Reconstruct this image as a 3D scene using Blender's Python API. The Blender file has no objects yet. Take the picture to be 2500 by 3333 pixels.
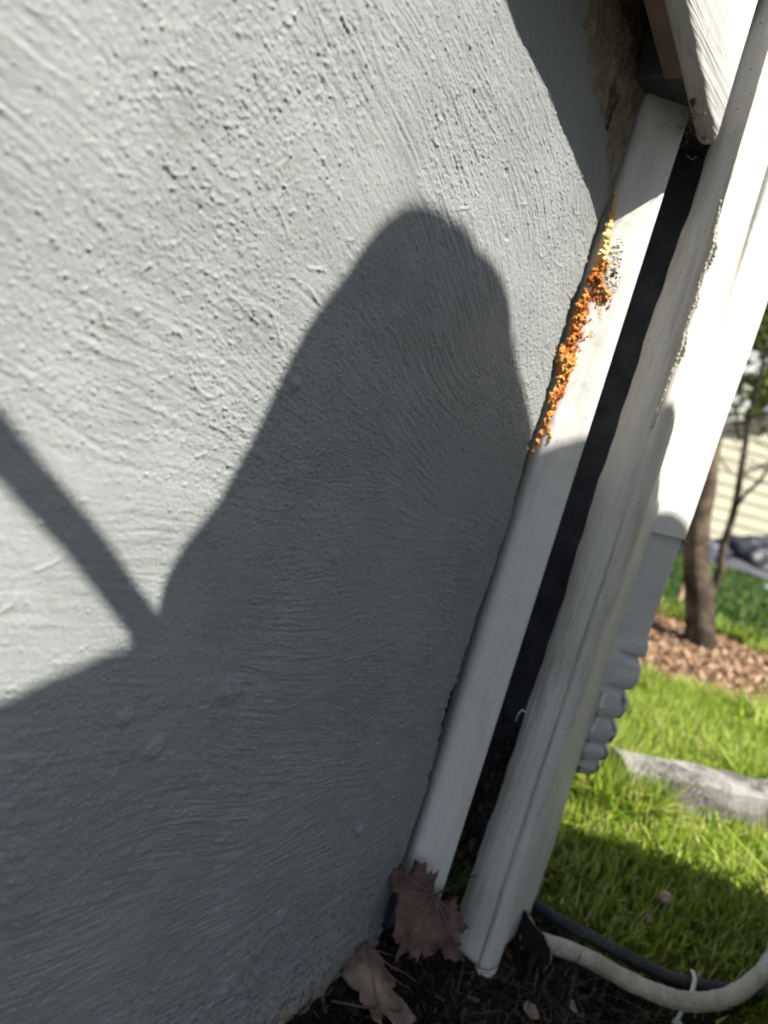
import bpy, bmesh, math, random
import numpy as np
from mathutils import Vector, Matrix
rng = np.random.default_rng(7); random.seed(7)
sc = bpy.context.scene; COL = sc.collection
R_ = math.radians

# ---------------------------------------------------------------- camera
CAM = Vector((0.0, -0.36, 0.6))
ROLL, PITCH, YAW = R_(15.4), R_(9.5), R_(36.5)
F = Vector((math.cos(YAW)*math.cos(PITCH), math.sin(YAW)*math.cos(PITCH), -math.sin(PITCH)))
R0 = Vector((math.sin(YAW), -math.cos(YAW), 0)); U0 = R0.cross(F)
RX = R0*math.cos(ROLL)+U0*math.sin(ROLL); UX = U0*math.cos(ROLL)-R0*math.sin(ROLL)
cd = bpy.data.cameras.new('camera'); cam = bpy.data.objects.new('camera', cd); COL.objects.link(cam)
cam.matrix_world = Matrix(((RX.x, UX.x, -F.x, CAM.x), (RX.y, UX.y, -F.y, CAM.y), (RX.z, UX.z, -F.z, CAM.z), (0, 0, 0, 1)))
cd.sensor_fit = 'VERTICAL'; cd.sensor_height = 36; cd.lens = 36*2400/3333
cd.clip_start = 0.01; cd.clip_end = 500
cd.dof.use_dof = True; cd.dof.focus_distance = 0.60; cd.dof.aperture_fstop = 4.4
sc.camera = cam
# ---------------------------------------------------------------- light
ELEV, ANTI = R_(60.5), R_(93)
S = Vector((-math.cos(ANTI)*math.cos(ELEV), -math.sin(ANTI)*math.cos(ELEV), math.sin(ELEV)))
w = bpy.data.worlds.new('World'); sc.world = w; w.use_nodes = True
nt = w.node_tree; bg = nt.nodes['Background']; sky = nt.nodes.new('ShaderNodeTexSky')
sky.ozone_density = .7; sky.dust_density = 1.6; sky.sky_type = 'NISHITA'; sky.sun_disc = False; sky.sun_elevation = ELEV; sky.sun_rotation = math.atan2(S.x, S.y)
hs_ = nt.nodes.new('ShaderNodeHueSaturation'); hs_.inputs['Saturation'].default_value = .78; nt.links.new(sky.outputs[0], hs_.inputs['Color'])
nt.links.new(hs_.outputs[0], bg.inputs[0]); bg.inputs[1].default_value = 0.056
sd = bpy.data.lights.new('sun', 'SUN'); sd.energy = 5.0; sd.angle = R_(0.42); sd.color = (1, .955, .88)
sun = bpy.data.objects.new('sun', sd); COL.objects.link(sun); sun.rotation_euler = S.to_track_quat('Z', 'Y').to_euler()
sc.view_settings.view_transform = 'Standard'; sc.view_settings.look = 'None'; sc.view_settings.exposure = 1.34
sc.view_settings.gamma = 1

# ---------------------------------------------------------------- helpers
def tag(o, label=None, cat=None, group=None, kind=None):
    if label: o['label'] = label
    if cat: o['category'] = cat
    if group: o['group'] = group
    if kind: o['kind'] = kind
    return o
def empty(name, loc, label, cat, group=None):
    o = bpy.data.objects.new(name, None); COL.objects.link(o); o.location = loc; o.empty_display_size = .02
    return tag(o, label, cat, group)
def link(name, me, mat=None, parent=None):
    o = bpy.data.objects.new(name, me); COL.objects.link(o)
    if mat: me.materials.append(mat)
    if parent:
        o.parent = parent; o.matrix_parent_inverse = Matrix.Translation(-parent.location)
    return o
def mesh_np(name, V, Fc, mat=None, parent=None, smooth=True, attrs=None):
    """Fc: int array (n,k)"""
    V = np.asarray(V, np.float32); Fc = np.asarray(Fc, np.int32)
    me = bpy.data.meshes.new(name); n, k = Fc.shape
    me.vertices.add(len(V)); me.vertices.foreach_set('co', V.ravel())
    me.loops.add(n*k); me.loops.foreach_set('vertex_index', Fc.ravel())
    me.polygons.add(n); me.polygons.foreach_set('loop_start', np.arange(0, n*k, k, dtype=np.int32))
    me.polygons.foreach_set('loop_total', np.full(n, k, np.int32))
    me.polygons.foreach_set('use_smooth', np.full(n, smooth, bool))
    for a, v in (attrs or {}).items():
        at = me.attributes.new(a, 'FLOAT', 'POINT'); at.data.foreach_set('value', np.asarray(v, np.float32))
    me.update(calc_edges=True)
    return link(name, me, mat, parent)
def mesh_pd(name, V, Fc, mat=None, parent=None, smooth=False, bevel=0):
    me = bpy.data.meshes.new(name); me.from_pydata([tuple(v) for v in V], [], Fc)
    bm = bmesh.new(); bm.from_mesh(me); bmesh.ops.recalc_face_normals(bm, faces=bm.faces)
    if bevel:
        bmesh.ops.bevel(bm, geom=[e for e in bm.edges if e.is_manifold and e.calc_face_angle(0) > .5], offset=bevel, segments=2, profile=.6, affect='EDGES')
    for f in bm.faces: f.smooth = smooth
    bm.to_mesh(me); bm.free()
    return link(name, me, mat, parent)
def grid_faces(nu, nv, wrapu=False):
    i = np.arange(nu if wrapu else nu-1); j = np.arange(nv-1)
    I, J = np.meshgrid(i, j, indexing='ij'); I2 = (I+1) % nu
    return np.stack([I*nv+J, I2*nv+J, I2*nv+J+1, I*nv+J+1], -1).reshape(-1, 4)
def loft(name, sections, mat, parent=None, smooth=False, caps=True):
    """sections: list of rings (same count) -> closed tube"""
    A = np.array(sections, float); m, n, _ = A.shape
    V = [tuple(p) for p in A.reshape(-1, 3)]; Fc = []
    for i in range(m-1):
        for j in range(n):
            a, b = i*n+j, i*n+(j+1) % n
            Fc.append((a, b, b+n, a+n))
    if caps: Fc.append(tuple(range(n-1, -1, -1))); Fc.append(tuple(range((m-1)*n, m*n)))
    return mesh_pd(name, V, Fc, mat, parent, smooth)
def tube_arrays(pts, rad, n=8):
    pts = [Vector(p) for p in pts]; V = []; Fc = []
    if not hasattr(rad, '__len__'): rad = [rad]*len(pts)
    up = Vector((0, 0, 1)) if abs((pts[-1]-pts[0]).normalized().z) < .9 else Vector((1, 0, 0))
    for i, p in enumerate(pts):
        t = (pts[min(i+1, len(pts)-1)]-pts[max(i-1, 0)]).normalized()
        a = t.cross(up).normalized(); b = t.cross(a)
        for k in range(n):
            q = 2*math.pi*k/n; V.append(p+(a*math.cos(q)+b*math.sin(q))*rad[i])
    for i in range(len(pts)-1):
        for k in range(n):
            k2 = (k+1) % n; Fc.append((i*n+k, i*n+k2, (i+1)*n+k2, (i+1)*n+k))
    Fc.append(tuple(range(n-1, -1, -1))); Fc.append(tuple(range((len(pts)-1)*n, len(pts)*n)))
    return V, Fc
def tube(name, pts, rad, mat, parent=None, n=10):
    V, Fc = tube_arrays(pts, rad, n); return mesh_pd(name, V, Fc, mat, parent, True)
def spline(pts, k=8):
    P = [Vector(p) for p in pts]; out = []
    for i in range(len(P)-1):
        p0 = P[max(i-1, 0)]; p1 = P[i]; p2 = P[i+1]; p3 = P[min(i+2, len(P)-1)]
        for j in range(k):
            t = j/k; out.append(.5*((2*p1)+(p2-p0)*t+(2*p0-5*p1+4*p2-p3)*t*t+(3*p1-p0-3*p2+p3)*t**3))
    out.append(P[-1]); return out
def vnoise(x, y, z, seed=0):
    def h(i, j, k):
        v = np.sin(i*127.1+j*311.7+k*74.7+seed*17.3)*43758.5453; return v-np.floor(v)
    xi, yi, zi = np.floor(x), np.floor(y), np.floor(z); fx, fy, fz = x-xi, y-yi, z-zi
    fx, fy, fz = [q*q*(3-2*q) for q in (fx, fy, fz)]; r = 0
    for a in (0, 1):
        for b in (0, 1):
            for c in (0, 1):
                r = r+h(xi+a, yi+b, zi+c)*(fx if a else 1-fx)*(fy if b else 1-fy)*(fz if c else 1-fz)
    return r*2-1
# ---- node materials
class M:
    def __init__(s, name, rough=.6, spec=.5, metal=0):
        s.m = bpy.data.materials.new(name); s.m.use_nodes = True; s.t = s.m.node_tree; s.b = s.t.nodes['Principled BSDF']
        s.b.inputs['Roughness'].default_value = rough; s.b.inputs['Specular IOR Level'].default_value = spec; s.b.inputs['Metallic'].default_value = metal
        s.co = s.t.nodes.new('ShaderNodeTexCoord').outputs['Object']
    def n(s, t, **k):
        x = s.t.nodes.new(t)
        for a, v in k.items():
            if hasattr(x, a): setattr(x, a, v)
            else: x.inputs[a.replace('_', ' ')].default_value = v
        return x
    def l(s, a, b): s.t.links.new(a, b)
    def map(s, scale):
        x = s.n('ShaderNodeMapping'); x.inputs['Scale'].default_value = scale; s.l(s.co, x.inputs[0]); return x.outputs[0]
    def noise(s, sc_=10, det=5, rough=.55, stretch=None, lo=.35, hi=.65, dist=0):
        x = s.n('ShaderNodeTexNoise'); x.inputs['Scale'].default_value = sc_; x.inputs['Detail'].default_value = det; x.inputs['Roughness'].default_value = rough
        x.inputs['Distortion'].default_value = dist
        s.l(s.map(stretch) if stretch else s.co, x.inputs['Vector'])
        r = s.n('ShaderNodeMapRange'); r.inputs['From Min'].default_value = lo; r.inputs['From Max'].default_value = hi; s.l(x.outputs[0], r.inputs[0]); return r.outputs[0]
    def attr(s, name):
        x = s.n('ShaderNodeAttribute'); x.attribute_name = name; return x.outputs['Fac']
    def mul(s, a, b):
        x = s.n('ShaderNodeMath'); x.operation = 'MULTIPLY'; s.put(a, x.inputs[0]); s.put(b, x.inputs[1]); return x.outputs[0]
    def add(s, a, b):
        x = s.n('ShaderNodeMath'); x.operation = 'ADD'; s.put(a, x.inputs[0]); s.put(b, x.inputs[1]); return x.outputs[0]
    def put(s, v, sock):
        if isinstance(v, (int, float)): sock.default_value = v
        elif isinstance(v, tuple): sock.default_value = (*v, 1) if len(v) == 3 else v
        else: s.l(v, sock)
    def mix(s, f, a, b):
        x = s.n('ShaderNodeMix'); x.data_type = 'RGBA'; s.put(f, x.inputs[0]); s.put(a, x.inputs[6]); s.put(b, x.inputs[7]); return x.outputs[2]
    def col(s, v): s.put(v, s.b.inputs['Base Color']); return s
    def bump(s, h, dist=.001, st=1):
        x = s.n('ShaderNodeBump'); x.inputs['Distance'].default_value = dist; x.inputs['Strength'].default_value = st; s.l(h, x.inputs['Height'])
        if s.b.inputs['Normal'].links: s.l(s.b.inputs['Normal'].links[0].from_socket, x.inputs['Normal'])
        s.l(x.outputs[0], s.b.inputs['Normal']); return s
def simple(name, c1, c2, scale=20, rough=.7, bumpd=.001, bs=None, stretch=None, spec=.4, lo=.35, hi=.65):
    m = M(name, rough, spec); m.col(m.mix(m.noise(scale, 6, .6, stretch, lo, hi), c1, c2))
    if bumpd: m.bump(m.noise(bs or scale*3, 5, .6, stretch, .2, .8), bumpd)
    return m.m

# ================================================================ stucco wall
EDGE = [(0.700,1.4),(0.7124,0.9655),(0.7226,0.9361),(0.7208,0.898),(0.7195,0.8683),(0.7153,0.848),(0.7139,0.823),(0.7092,0.8044),(0.7104,0.7794),(0.7116,0.75),(0.7036,0.7299),(0.7054,0.6969),(0.704,0.6722),(0.7104,0.6382),(0.7101,0.6096),(0.7056,0.5804),(0.7059,0.5657),(0.7083,0.545),(0.7072,0.5097),(0.707,0.4778),(0.7057,0.432),(0.705,0.3588),(0.6998,0.2936),(0.7036,0.2114),(0.7028,0.1166),(0.7036,0.0366),(0.7019,-0.0323),(0.695,-.12)]
DIRS = [((0.152,0.679),-7.0),((0.167,0.713),-17.6),((0.226,0.724),-22.4),((0.314,0.766),-24.0),((0.171,0.636),-8.2),((0.242,0.661),-13.5),((0.335,0.708),-17.7),((0.451,0.8),-18.7),((0.578,0.779),-31.9),((0.439,0.763),-22.0),((0.23,0.596),-9.1),((0.32,0.632),-8.0),((0.422,0.675),-44.5),((0.514,0.682),-46.4),((0.648,0.716),-46.9),((0.189,0.54),-21.6),((0.275,0.537),-12.0),((0.387,0.567),-20.1),((0.518,0.605),-33.1),((0.626,0.599),-34.2),((0.214,0.478),-4.4),((0.328,0.479),-5.9),((0.432,0.518),14.6),((0.547,0.546),-20.7),((0.24,0.421),-2.7),((0.395,0.406),-7.1),((0.553,0.459),5.4),((0.229,0.334),-17.9),((0.377,0.313),-11.2),((0.624,0.307),-7.5),((0.284,0.213),-13.3),((0.47,0.177),-3.6),((0.662,0.132),-10.9),((0.519,0.029),3.5),((0.347,0.103),-6.3),((0.622,0.032),3.3)]
H = .0006; X0, X1, Z0, Z1 = .06, .74, -.12, 1.08
nx, nz = int((X1-X0)/H), int((Z1-Z0)/H)
gx = X0+np.arange(nx)*H; gz = Z0+np.arange(nz)*H
GX, GZ = np.meshgrid(gx, gz)
fzk = np.fft.fftfreq(nz)[:, None]; fxk = np.fft.rfftfreq(nx)[None, :]
def blur(a, s, s2=None):
    s2 = s2 or s
    return np.fft.irfft2(np.fft.rfft2(a)*np.exp(-2*np.pi**2*((fzk*s)**2+(fxk*s2)**2)), s=a.shape)
def unit(a): a = a-a.mean(); return a/a.std()
wn = lambda: rng.standard_normal((nz, nx))
c2 = np.zeros((nz, nx)); s2 = np.zeros((nz, nx))
for (px, pz), a in DIRS:
    wgt = np.exp(-((GX-px)**2+(GZ-pz)**2)/(2*.05**2))+1e-9
    c2 += wgt*math.cos(2*R_(a)); s2 += wgt*math.sin(2*R_(a))
th = .5*np.arctan2(s2, c2)+R_(6)*unit(blur(wn(), 60))+R_(3)*unit(blur(wn(), 20))
dx, dz = np.cos(th), np.sin(th)
def lic(src, L):
    out = src.copy(); I0, J0 = np.meshgrid(np.arange(nz, dtype=np.float32), np.arange(nx, dtype=np.float32), indexing='ij')
    for sg in (1, -1):
        i, j = I0.copy(), J0.copy()
        for k in range(L):
            ii = np.clip(i.astype(np.int32), 0, nz-1); jj = np.clip(j.astype(np.int32), 0, nx-1)
            i += sg*1.4*dz[ii, jj]; j += sg*1.4*dx[ii, jj]
            ii = np.clip(i.astype(np.int32), 0, nz-1); jj = np.clip(j.astype(np.int32), 0, nx-1)
            out += src[ii, jj]*(1-k/L)
    return unit(out)
st1 = lic(unit(blur(wn(), 1.15)), 24); st2 = lic(unit(blur(wn(), .75)), 10); st3 = lic(unit(blur(wn(), 2.2)), 34)
amp = np.clip(1+.45*unit(blur(wn(), 45)), .15, 2.2)
def dots(n, s, lo, hi, mask=None, s2=None):
    a = np.zeros((nz, nx)); ii = rng.integers(0, nz, n); jj = rng.integers(0, nx, n)
    v = lo+(hi-lo)*rng.random(n)**3
    if mask is not None: v = v*(rng.random(n) < mask[ii, jj])
    np.add.at(a, (ii, jj), v); return blur(a, s, s2)*(2*np.pi*s*(s2 or s))
patch = np.clip(.5+.4*unit(blur(wn(), 60)), .05, 1)
up = np.exp(-((GX-.52)**2/.012+(GZ-.80)**2/.012))
low = np.clip((.42-GZ)/.1, 0, 1)
left = np.clip((.62-GX)/.3, 0, 1)
stamp = np.clip(.55+.55*unit(blur(wn(), 28)), 0, 1.6)
h = .000105*st1*amp*(.8+.3*low)+.00005*st2*amp+.00012*st3*stamp*(.7+.3*low)
gr = unit(blur(wn(), .75))+.8*unit(blur(wn(), 1.3)); h += .000045*gr*(1+.6*low)
h += dots(170000, .7, .0001, .0013, patch)*(1-.1*low)+dots(45000, 1.0, .0001, .0010, patch)*(.8+.4*left)+dots(4500, 1.8, .0002, .0009)
h -= dots(120000, .65, .0001, .0010, patch)*(1-.4*low)+dots(90000, .65, .0003, .0012, np.clip(up*1.3, 0, 1))
lump = unit(blur(wn(), 5)); h += .00011*lump*(.5+2.0*low)
h += .015*np.exp(-((GX-.17)**2/.022+(GZ-.34)**2/.018))*np.clip((GX-.06)/.05, 0, 1)
h += .0011*unit(blur(wn(), 70))+.00022*unit(blur(wn(), 22))
# brush bristles, scratches and blisters caught in the paint
ridge = np.zeros((nz, nx))
FIB = [[(0.3008,0.6841),(0.3117,0.6743),(0.3153,0.669)],[(0.3377,0.6578),(0.3542,0.6606)],[(0.3415,0.6472),(0.3561,0.639)],[(0.2639,0.5855),(0.2748,0.5694),(0.2895,0.5661),(0.2945,0.5774)],[(0.3162,0.625),(0.3334,0.6055)],[(0.477,0.516),(0.5017,0.5228)],[(0.2072,0.598),(0.2121,0.5913)],[(0.2812,0.6271),(0.3089,0.6156)],[(0.3195,0.7243),(0.3296,0.7193)],[(0.195,0.3300),(0.2242,0.3483)],[(0.4841,0.6445),(0.5035,0.6233)]]
for _ in range(46):
    x, z, a = .14+.55*rng.random(), .9*rng.random(), rng.uniform(-1.6, 1.2); L = rng.uniform(.005, .016)
    FIB.append([(x, z), (x+L*math.cos(a), z+L*math.sin(a)), (x+L*1.6*math.cos(a+.5), z+L*1.6*math.sin(a+.5))])
for ln in FIB:
    P = np.array([(p.x, p.y) for p in spline([(a, b, 0) for a, b in ln], 40)])
    ii = ((P[:, 1]-Z0)/H).astype(int); jj = ((P[:, 0]-X0)/H).astype(int); ok = (ii > 0) & (ii < nz) & (jj > 0) & (jj < nx); ridge[ii[ok], jj[ok]] = 1
rb = blur(ridge, .9); h += .0006*np.clip(rb/.28, 0, 1)
nz0 = unit(blur(wn(), 12)); rg = np.zeros((nz, nx)); P = np.array([(p.x, p.y) for p in spline([(0.10,.585,0),(0.1635,0.5581,0),(0.1834,0.5462,0),(.225,.526,0),(0.2692,0.5066,0)], 200)])
rg[((P[:, 1]-Z0)/H).astype(int), ((P[:, 0]-X0)/H).astype(int)] = 1; h -= .0004*np.clip(blur(rg, 1.6)/.2, 0, 1)*(.5+.5*np.clip(nz0, -1, 1))
for bx_, bz_, br, ba in [(.3532,.5846,.0045,.0022),(.5248,.789,.003,-.0015),(.30,.33,.008,.003),(.27,.36,.006,.002),(.44,.46,.005,.002),(.36,.36,.01,.003),(.50,.10,.009,.003),(.59,.16,.006,.0025),(.45,.05,.012,.003),(.55,.745,.0025,-.0012)]:
    d = np.sqrt((GX-bx_)**2+(GZ-bz_)**2)/br; h += ba*np.exp(-d**4)
ez = np.array(sorted([(b, a) for a, b in EDGE])); 
def edge_x(z): return np.interp(z, ez[:, 0], ez[:, 1])
# unpainted rough masonry mask near the top corner, edges and base
MB = np.array(sorted([(z, x) for x, z in [(.20,1.10),(.45,1.0),(0.548,0.957),(0.587,0.917),(0.616,0.893),(0.653,0.883),(0.679,0.865),(0.697,0.844),(0.712,0.823),(.73,.80),(.73,.0)]]))
nzb = unit(blur(wn(), 8)); nzs = unit(blur(wn(), 2.5))
mott = np.clip((GX-np.interp(GZ, MB[:, 0], MB[:, 1])+.006*nzb+.002*nzs)/.004, 0, 1)
EXG = edge_x(GZ)
mott = np.maximum(mott, np.clip((GX-EXG+.0035+.0025*nzb+.002*nzs)/.002, 0, 1))
mott = np.maximum(mott, np.clip((-.024-GZ+.010*nzb+.003*nzs)/.003, 0, 1)*(GX < .68))
h += mott*(.0005*lump+.0006*unit(blur(wn(), 3)))-.0006*mott
h -= np.clip((GX-EXG+.006)/.006, 0, 1)**2*.004*(.6+.5*np.abs(nzb))      # worn arris
h += dots(60000, 1.6, .0003, .0016)*np.clip((GX-EXG+.012)/.008, 0, 1)*np.clip((.85-GZ)/.1, 0, 1)*.8
def samp(a, x, z):
    u = np.clip((x-X0)/H, 0, nx-1.001); v = np.clip((z-Z0)/H, 0, nz-1.001); j, i = u.astype(int), v.astype(int); fu, fv = u-j, v-i
    j2, i2 = np.minimum(j+1, nx-1), np.minimum(i+1, nz-1)
    return (a[i, j]*(1-fu)+a[i, j2]*fu)*(1-fv)+(a[i2, j]*(1-fu)+a[i2, j2]*fu)*fv
xs = [.07]
while xs[-1] < .695: xs.append(xs[-1]+.00062+.0006*(xs[-1]-.07)/.6)
xs = np.array(xs)/xs[-1]                       # 0.1 .. 1 : fraction of the way to the worn edge
zs = np.arange(-.11, 1.05, .00075)
xs = np.concatenate([[-4, -2, -1, -.4, -.1], xs]); zs = np.concatenate([[-.4], zs, [1.3]])
ZZ, UU = np.meshgrid(zs, xs, indexing='ij')
XX = np.where(UU > 0, UU*(.703+(edge_x(ZZ)-.703)*np.clip((UU-.8)/.2, 0, 1)**2), UU)
jag = .0022*samp(nzs, np.full_like(ZZ, .5), ZZ)*np.clip((UU-.985)/.015, 0, 1); XX = XX+jag
inr = (UU > 0) & (ZZ > -.12) & (ZZ < 1.08)
YY = -samp(h, XX, ZZ)*inr
mm = samp(mott, XX, ZZ)*inr
# two more columns turn the edge into the recess
XX = np.concatenate([XX, XX[:, -1:]+.001, XX[:, -1:]+.0015], 1); YY = np.concatenate([YY, YY[:, -1:]+.004, YY[:, -1:]*0+.22], 1)
ZZ = np.concatenate([ZZ, ZZ[:, -1:], ZZ[:, -1:]], 1); mm = np.concatenate([mm, mm[:, -1:]*0+1, mm[:, -1:]*0+1], 1)
m = M('painted_stucco', .32, .45)
c = m.mix(m.noise(14, 4, .6), (.266, .283, .279), (.303, .318, .311))
c = m.mix(m.mul(m.noise(160, 3, .6, None, .66, .74), .35), c, (.40, .34, .22))
c = m.mix(m.mul(m.noise(60, 2, .5, None, .74, .76), .6), c, (.34, .20, .09))
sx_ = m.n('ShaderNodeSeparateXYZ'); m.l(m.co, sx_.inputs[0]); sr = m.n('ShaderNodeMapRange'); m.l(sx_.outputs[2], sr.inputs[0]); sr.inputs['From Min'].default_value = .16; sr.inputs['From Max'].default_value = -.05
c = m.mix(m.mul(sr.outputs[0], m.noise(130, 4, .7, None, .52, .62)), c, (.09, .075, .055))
c = m.mix(m.mul(m.noise(9, 5, .65, (1, 1, .45), .5, .75), .25), c, (.15, .15, .135))
raw = m.mix(m.noise(60, 6, .7), (.16, .135, .10), (.40, .35, .26))
raw = m.mix(m.noise(25, 5, .7, (1, 1, .5), .55, .66), raw, (.05, .04, .035))
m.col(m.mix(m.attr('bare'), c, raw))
m.put(m.add(m.mul(m.attr('bare'), .4), m.add(m.mul(m.noise(50, 4), .16), .27)), m.b.inputs['Roughness'])
m.bump(m.noise(1000, 3, .6, None, .25, .75), .00026, 1); m.bump(m.noise(2200, 2, .5, None, .50, .75), .0003, 1)
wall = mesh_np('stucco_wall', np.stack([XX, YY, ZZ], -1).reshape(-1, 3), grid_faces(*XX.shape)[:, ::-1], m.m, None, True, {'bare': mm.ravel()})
tag(wall, 'grey painted stucco foundation wall with brushed texture filling the left of the view', 'wall')

# ================================================================ ground
def gh(x, y):
    r = np.hypot(x, y+.36)
    z = -.045-.060*np.clip(r-3.4, 0, 12)+.010*vnoise(x*2.1, y*2.1, 0*x, 1)*np.clip((r-.9)/.6, 0, 1)
    near = np.clip((1.25-r)/.35, 0, 1)
    z = z+near*(.007*vnoise(x*22, y*22, 0*x, 2)+.004*vnoise(x*70, y*70, 0*x, 3))-near*.012
    return z-.05*np.clip((x-.72)/.05, 0, 1)*np.clip((.84-x)/.05, 0, 1)*0
rr = np.concatenate([np.linspace(0.02, 1.6, 260), 1.6*1.045**np.arange(1, 100)]); aa = np.linspace(0, 2*np.pi, 420, endpoint=False)
A_, Rr = np.meshgrid(aa, rr, indexing='ij'); gx_, gy_ = .55+Rr*np.cos(A_), -.2+Rr*np.sin(A_)
gzv = gh(gx_, gy_)
def zones(x, y):
    a = R_(10); s = x*math.cos(a)+(y+.36)*math.sin(a); t = -x*math.sin(a)+(y+.36)*math.cos(a)
    jn = .12*vnoise(x*3, y*3, 0*x, 5)+.05*vnoise(x*11, y*11, 0*x, 6)
    mul = np.clip((s+jn-(2.22-.10*t))/.06, 0, 1)*np.clip(((3.35)-s-jn)/.10, 0, 1)
    soil = np.clip((.975+jn*.25-s+.02*vnoise(x*9, y*9, 0*x, 4))/.02, 0, 1)
    return soil, mul, s, t
so_, mu_, s_, t_ = zones(gx_, gy_)
m = M('ground_earth', .95, .2)
soil = m.mix(m.noise(90, 6, .7), (.007, .006, .005), (.024, .020, .016))
turf = m.mix(m.noise(9, 5, .6), (.035, .055, .012), (.07, .085, .022)); turf = m.mix(m.noise(30, 5, .7, None, .55, .62), turf, (.12, .075, .035))
mulc = m.mix(m.noise(14, 6, .7), (.10, .05, .03), (.24, .14, .08)); mulc = m.mix(m.noise(45, 4, .7, None, .55, .65), mulc, (.06, .035, .02))
m.col(m.mix(m.attr('mulch'), m.mix(m.attr('soil'), turf, soil), mulc)); m.bump(m.noise(120, 6, .7, None, .2, .8), .006)
g = mesh_np('ground', np.stack([gx_, gy_, gzv], -1).reshape(-1, 3), grid_faces(*gx_.shape, True), m.m, None, True, {'soil': so_.ravel(), 'mulch': mu_.ravel()})
tag(g, kind='structure')
def gz1(x, y): return float(gh(np.array([x]), np.array([y]))[0])

# ================================================================ recess strip, dark channel, corner board
def vin(name, c1, c2, rough=.4, grain=0, dirt=.3, wig=None):
    m = M(name, rough, .45); c = m.mix(m.noise(18, 5, .6, (1, 1, .35)), c1, c2)
    c = m.mix(m.mul(m.noise(230, 2, .5, None, .70, .74), dirt), c, (.12, .10, .08))
    if dirt > .3: c = m.mix(m.mul(m.noise(30, 5, .7, (1, 1, .15), .52, .70), dirt*.7), c, (.33, .30, .24))
    m.col(c)
    if grain: m.bump(m.noise(170, 5, .6, (1, 1, .05), .2, .8, .8), grain)
    m.bump(m.noise(30, 2, .5), .0006); return m.m
MW = vin('white_pvc', (.72, .71, .67), (.78, .77, .72), .33, 0, .5)
MC = vin('weathered_vinyl', (.68, .655, .585), (.80, .775, .71), .5, .0014, .9)
MS = vin('white_siding', (.58, .58, .54), (.66, .66, .62), .5, .0, .4)
def grained(name):
    m = M(name, .5, .4); g_ = m.noise(60, 4, .6, (.06, 1, 1), .44, .56, .6)
    c = m.mix(m.noise(20, 4, .6), (.44, .44, .41), (.52, .52, .48)); c = m.mix(m.mul(m.noise(110, 2, .5, (.035, 1, 1), .60, .64, .25), .55), c, (.33, .32, .29)); c = m.mix(m.mul(m.noise(34, 5, .7, None, .60, .66), .5), c, (.36, .34, .29))
    m.col(c); m.bump(m.noise(95, 3, .55, (.035, 1, 1), .35, .66, .25), .0009); m.bump(m.noise(30, 2), .0006); return m.m
MSG = grained('grained_siding')
MDK = simple('painted_void_shade', (.060, .063, .074), (.11, .115, .13), 30, .7, .0008)  # deep shade of the gaps put into a dark colour
# smooth white strip filling the corner (rounded outer edge)
sec = [(.7205, -.0026), (.729, -.0107), (.740, -.0211), (.749, -.0297), (.7535, -.0337), (.7560, -.0348), (.7578, -.0335), (.7592, -.030), (.768, -.002), (.768, .012), (.738, .020)]
zz = np.linspace(.018, 1.3, 40)
rs = loft('trim_strip', [[(x+.0006*math.sin(z*5), y, z) for x, y in sec] for z in zz], MW, None, True)
tag(rs, 'smooth white plastic trim strip between the stucco wall and the dark gap', 'trim')
# channel behind, the gap's shade painted as dark faces
V = []; Fc = []
def boxv(V, Fc, a, b):
    i = len(V); x0, y0, z0 = a; x1, y1, z1 = b
    V += [(x0,y0,z0),(x1,y0,z0),(x1,y1,z0),(x0,y1,z0),(x0,y0,z1),(x1,y0,z1),(x1,y1,z1),(x0,y1,z1)]
    Fc += [tuple(i+k for k in f) for f in ((0,3,2,1),(4,5,6,7),(0,1,5,4),(1,2,6,5),(2,3,7,6),(3,0,4,7))]
boxv(V, Fc, (.779, .012, .045), (.875, .020, 1.3)); boxv(V, Fc, (.8655, -.042, .045), (.8735, .0115, 1.3)); boxv(V, Fc, (.756, .0205, -.1), (.778, .218, 1.3))  # last box: dark backing added to keep the wall crack black
ch = mesh_pd('wall_channel', V, Fc, MDK); tag(ch, 'recessed channel, its deep shade painted dark, between the white trim strip and the weathered corner board', 'channel')
# corner board with rolled front edge, waving with height
cb = empty('corner_board', (.80, -.085, -.06), 'weathered off-white corner board with wood grain running down to the dark soil', 'corner board')
def cring(z):
    t = max(0, (z-.78)/.3); fy = -.084+.014*min(1, t)**1.0-.004*max(0, (.5-z)/.5)+.0007*math.sin(z*9)+.0003*math.sin(z*37)
    by = -.0465+.0012*math.sin(z*11+1)+.0008*math.sin(z*27)+.0006*math.sin(z*71)+.0004*math.sin(z*160)
    bd = 1.0 if z < .55 else max(.35, 1-(z-.55)*2.2)
    xr = .90+.03*max(0, min(1, (.42-z)/.35)) - .012*max(0, (.05-z)/.1)
    o = .0155*bd; ye = fy
    if z < -.03: by = by-.012*((-.03-z)/.03)
    return [(.80, by, z), (.7995, (by+fy)/2, z), (.8002, ye+.0035, z), (.8022, ye+.0012, z), (.7982, ye-.0012, z), (.7985, ye-.35*o, z), (.8035, ye-.76*o, z), (.812, ye-.96*o, z), (.820, ye-o, z), (.828, ye-.93*o, z), (.834, ye-.6*o, z), (.838, ye-.3*o-.001, z), (.845, ye-.003, z), (.87, ye-.0035, z), (xr, ye-.003, z), (xr+.001, ye+.002, z), (xr, by-.012, z), (.835, by-.012, z), (.834, by, z)]
zl = np.concatenate([np.linspace(-.046, 1.35, 220)])
loft('board_face', [cring(z) for z in zl], MC, cb, True)
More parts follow.
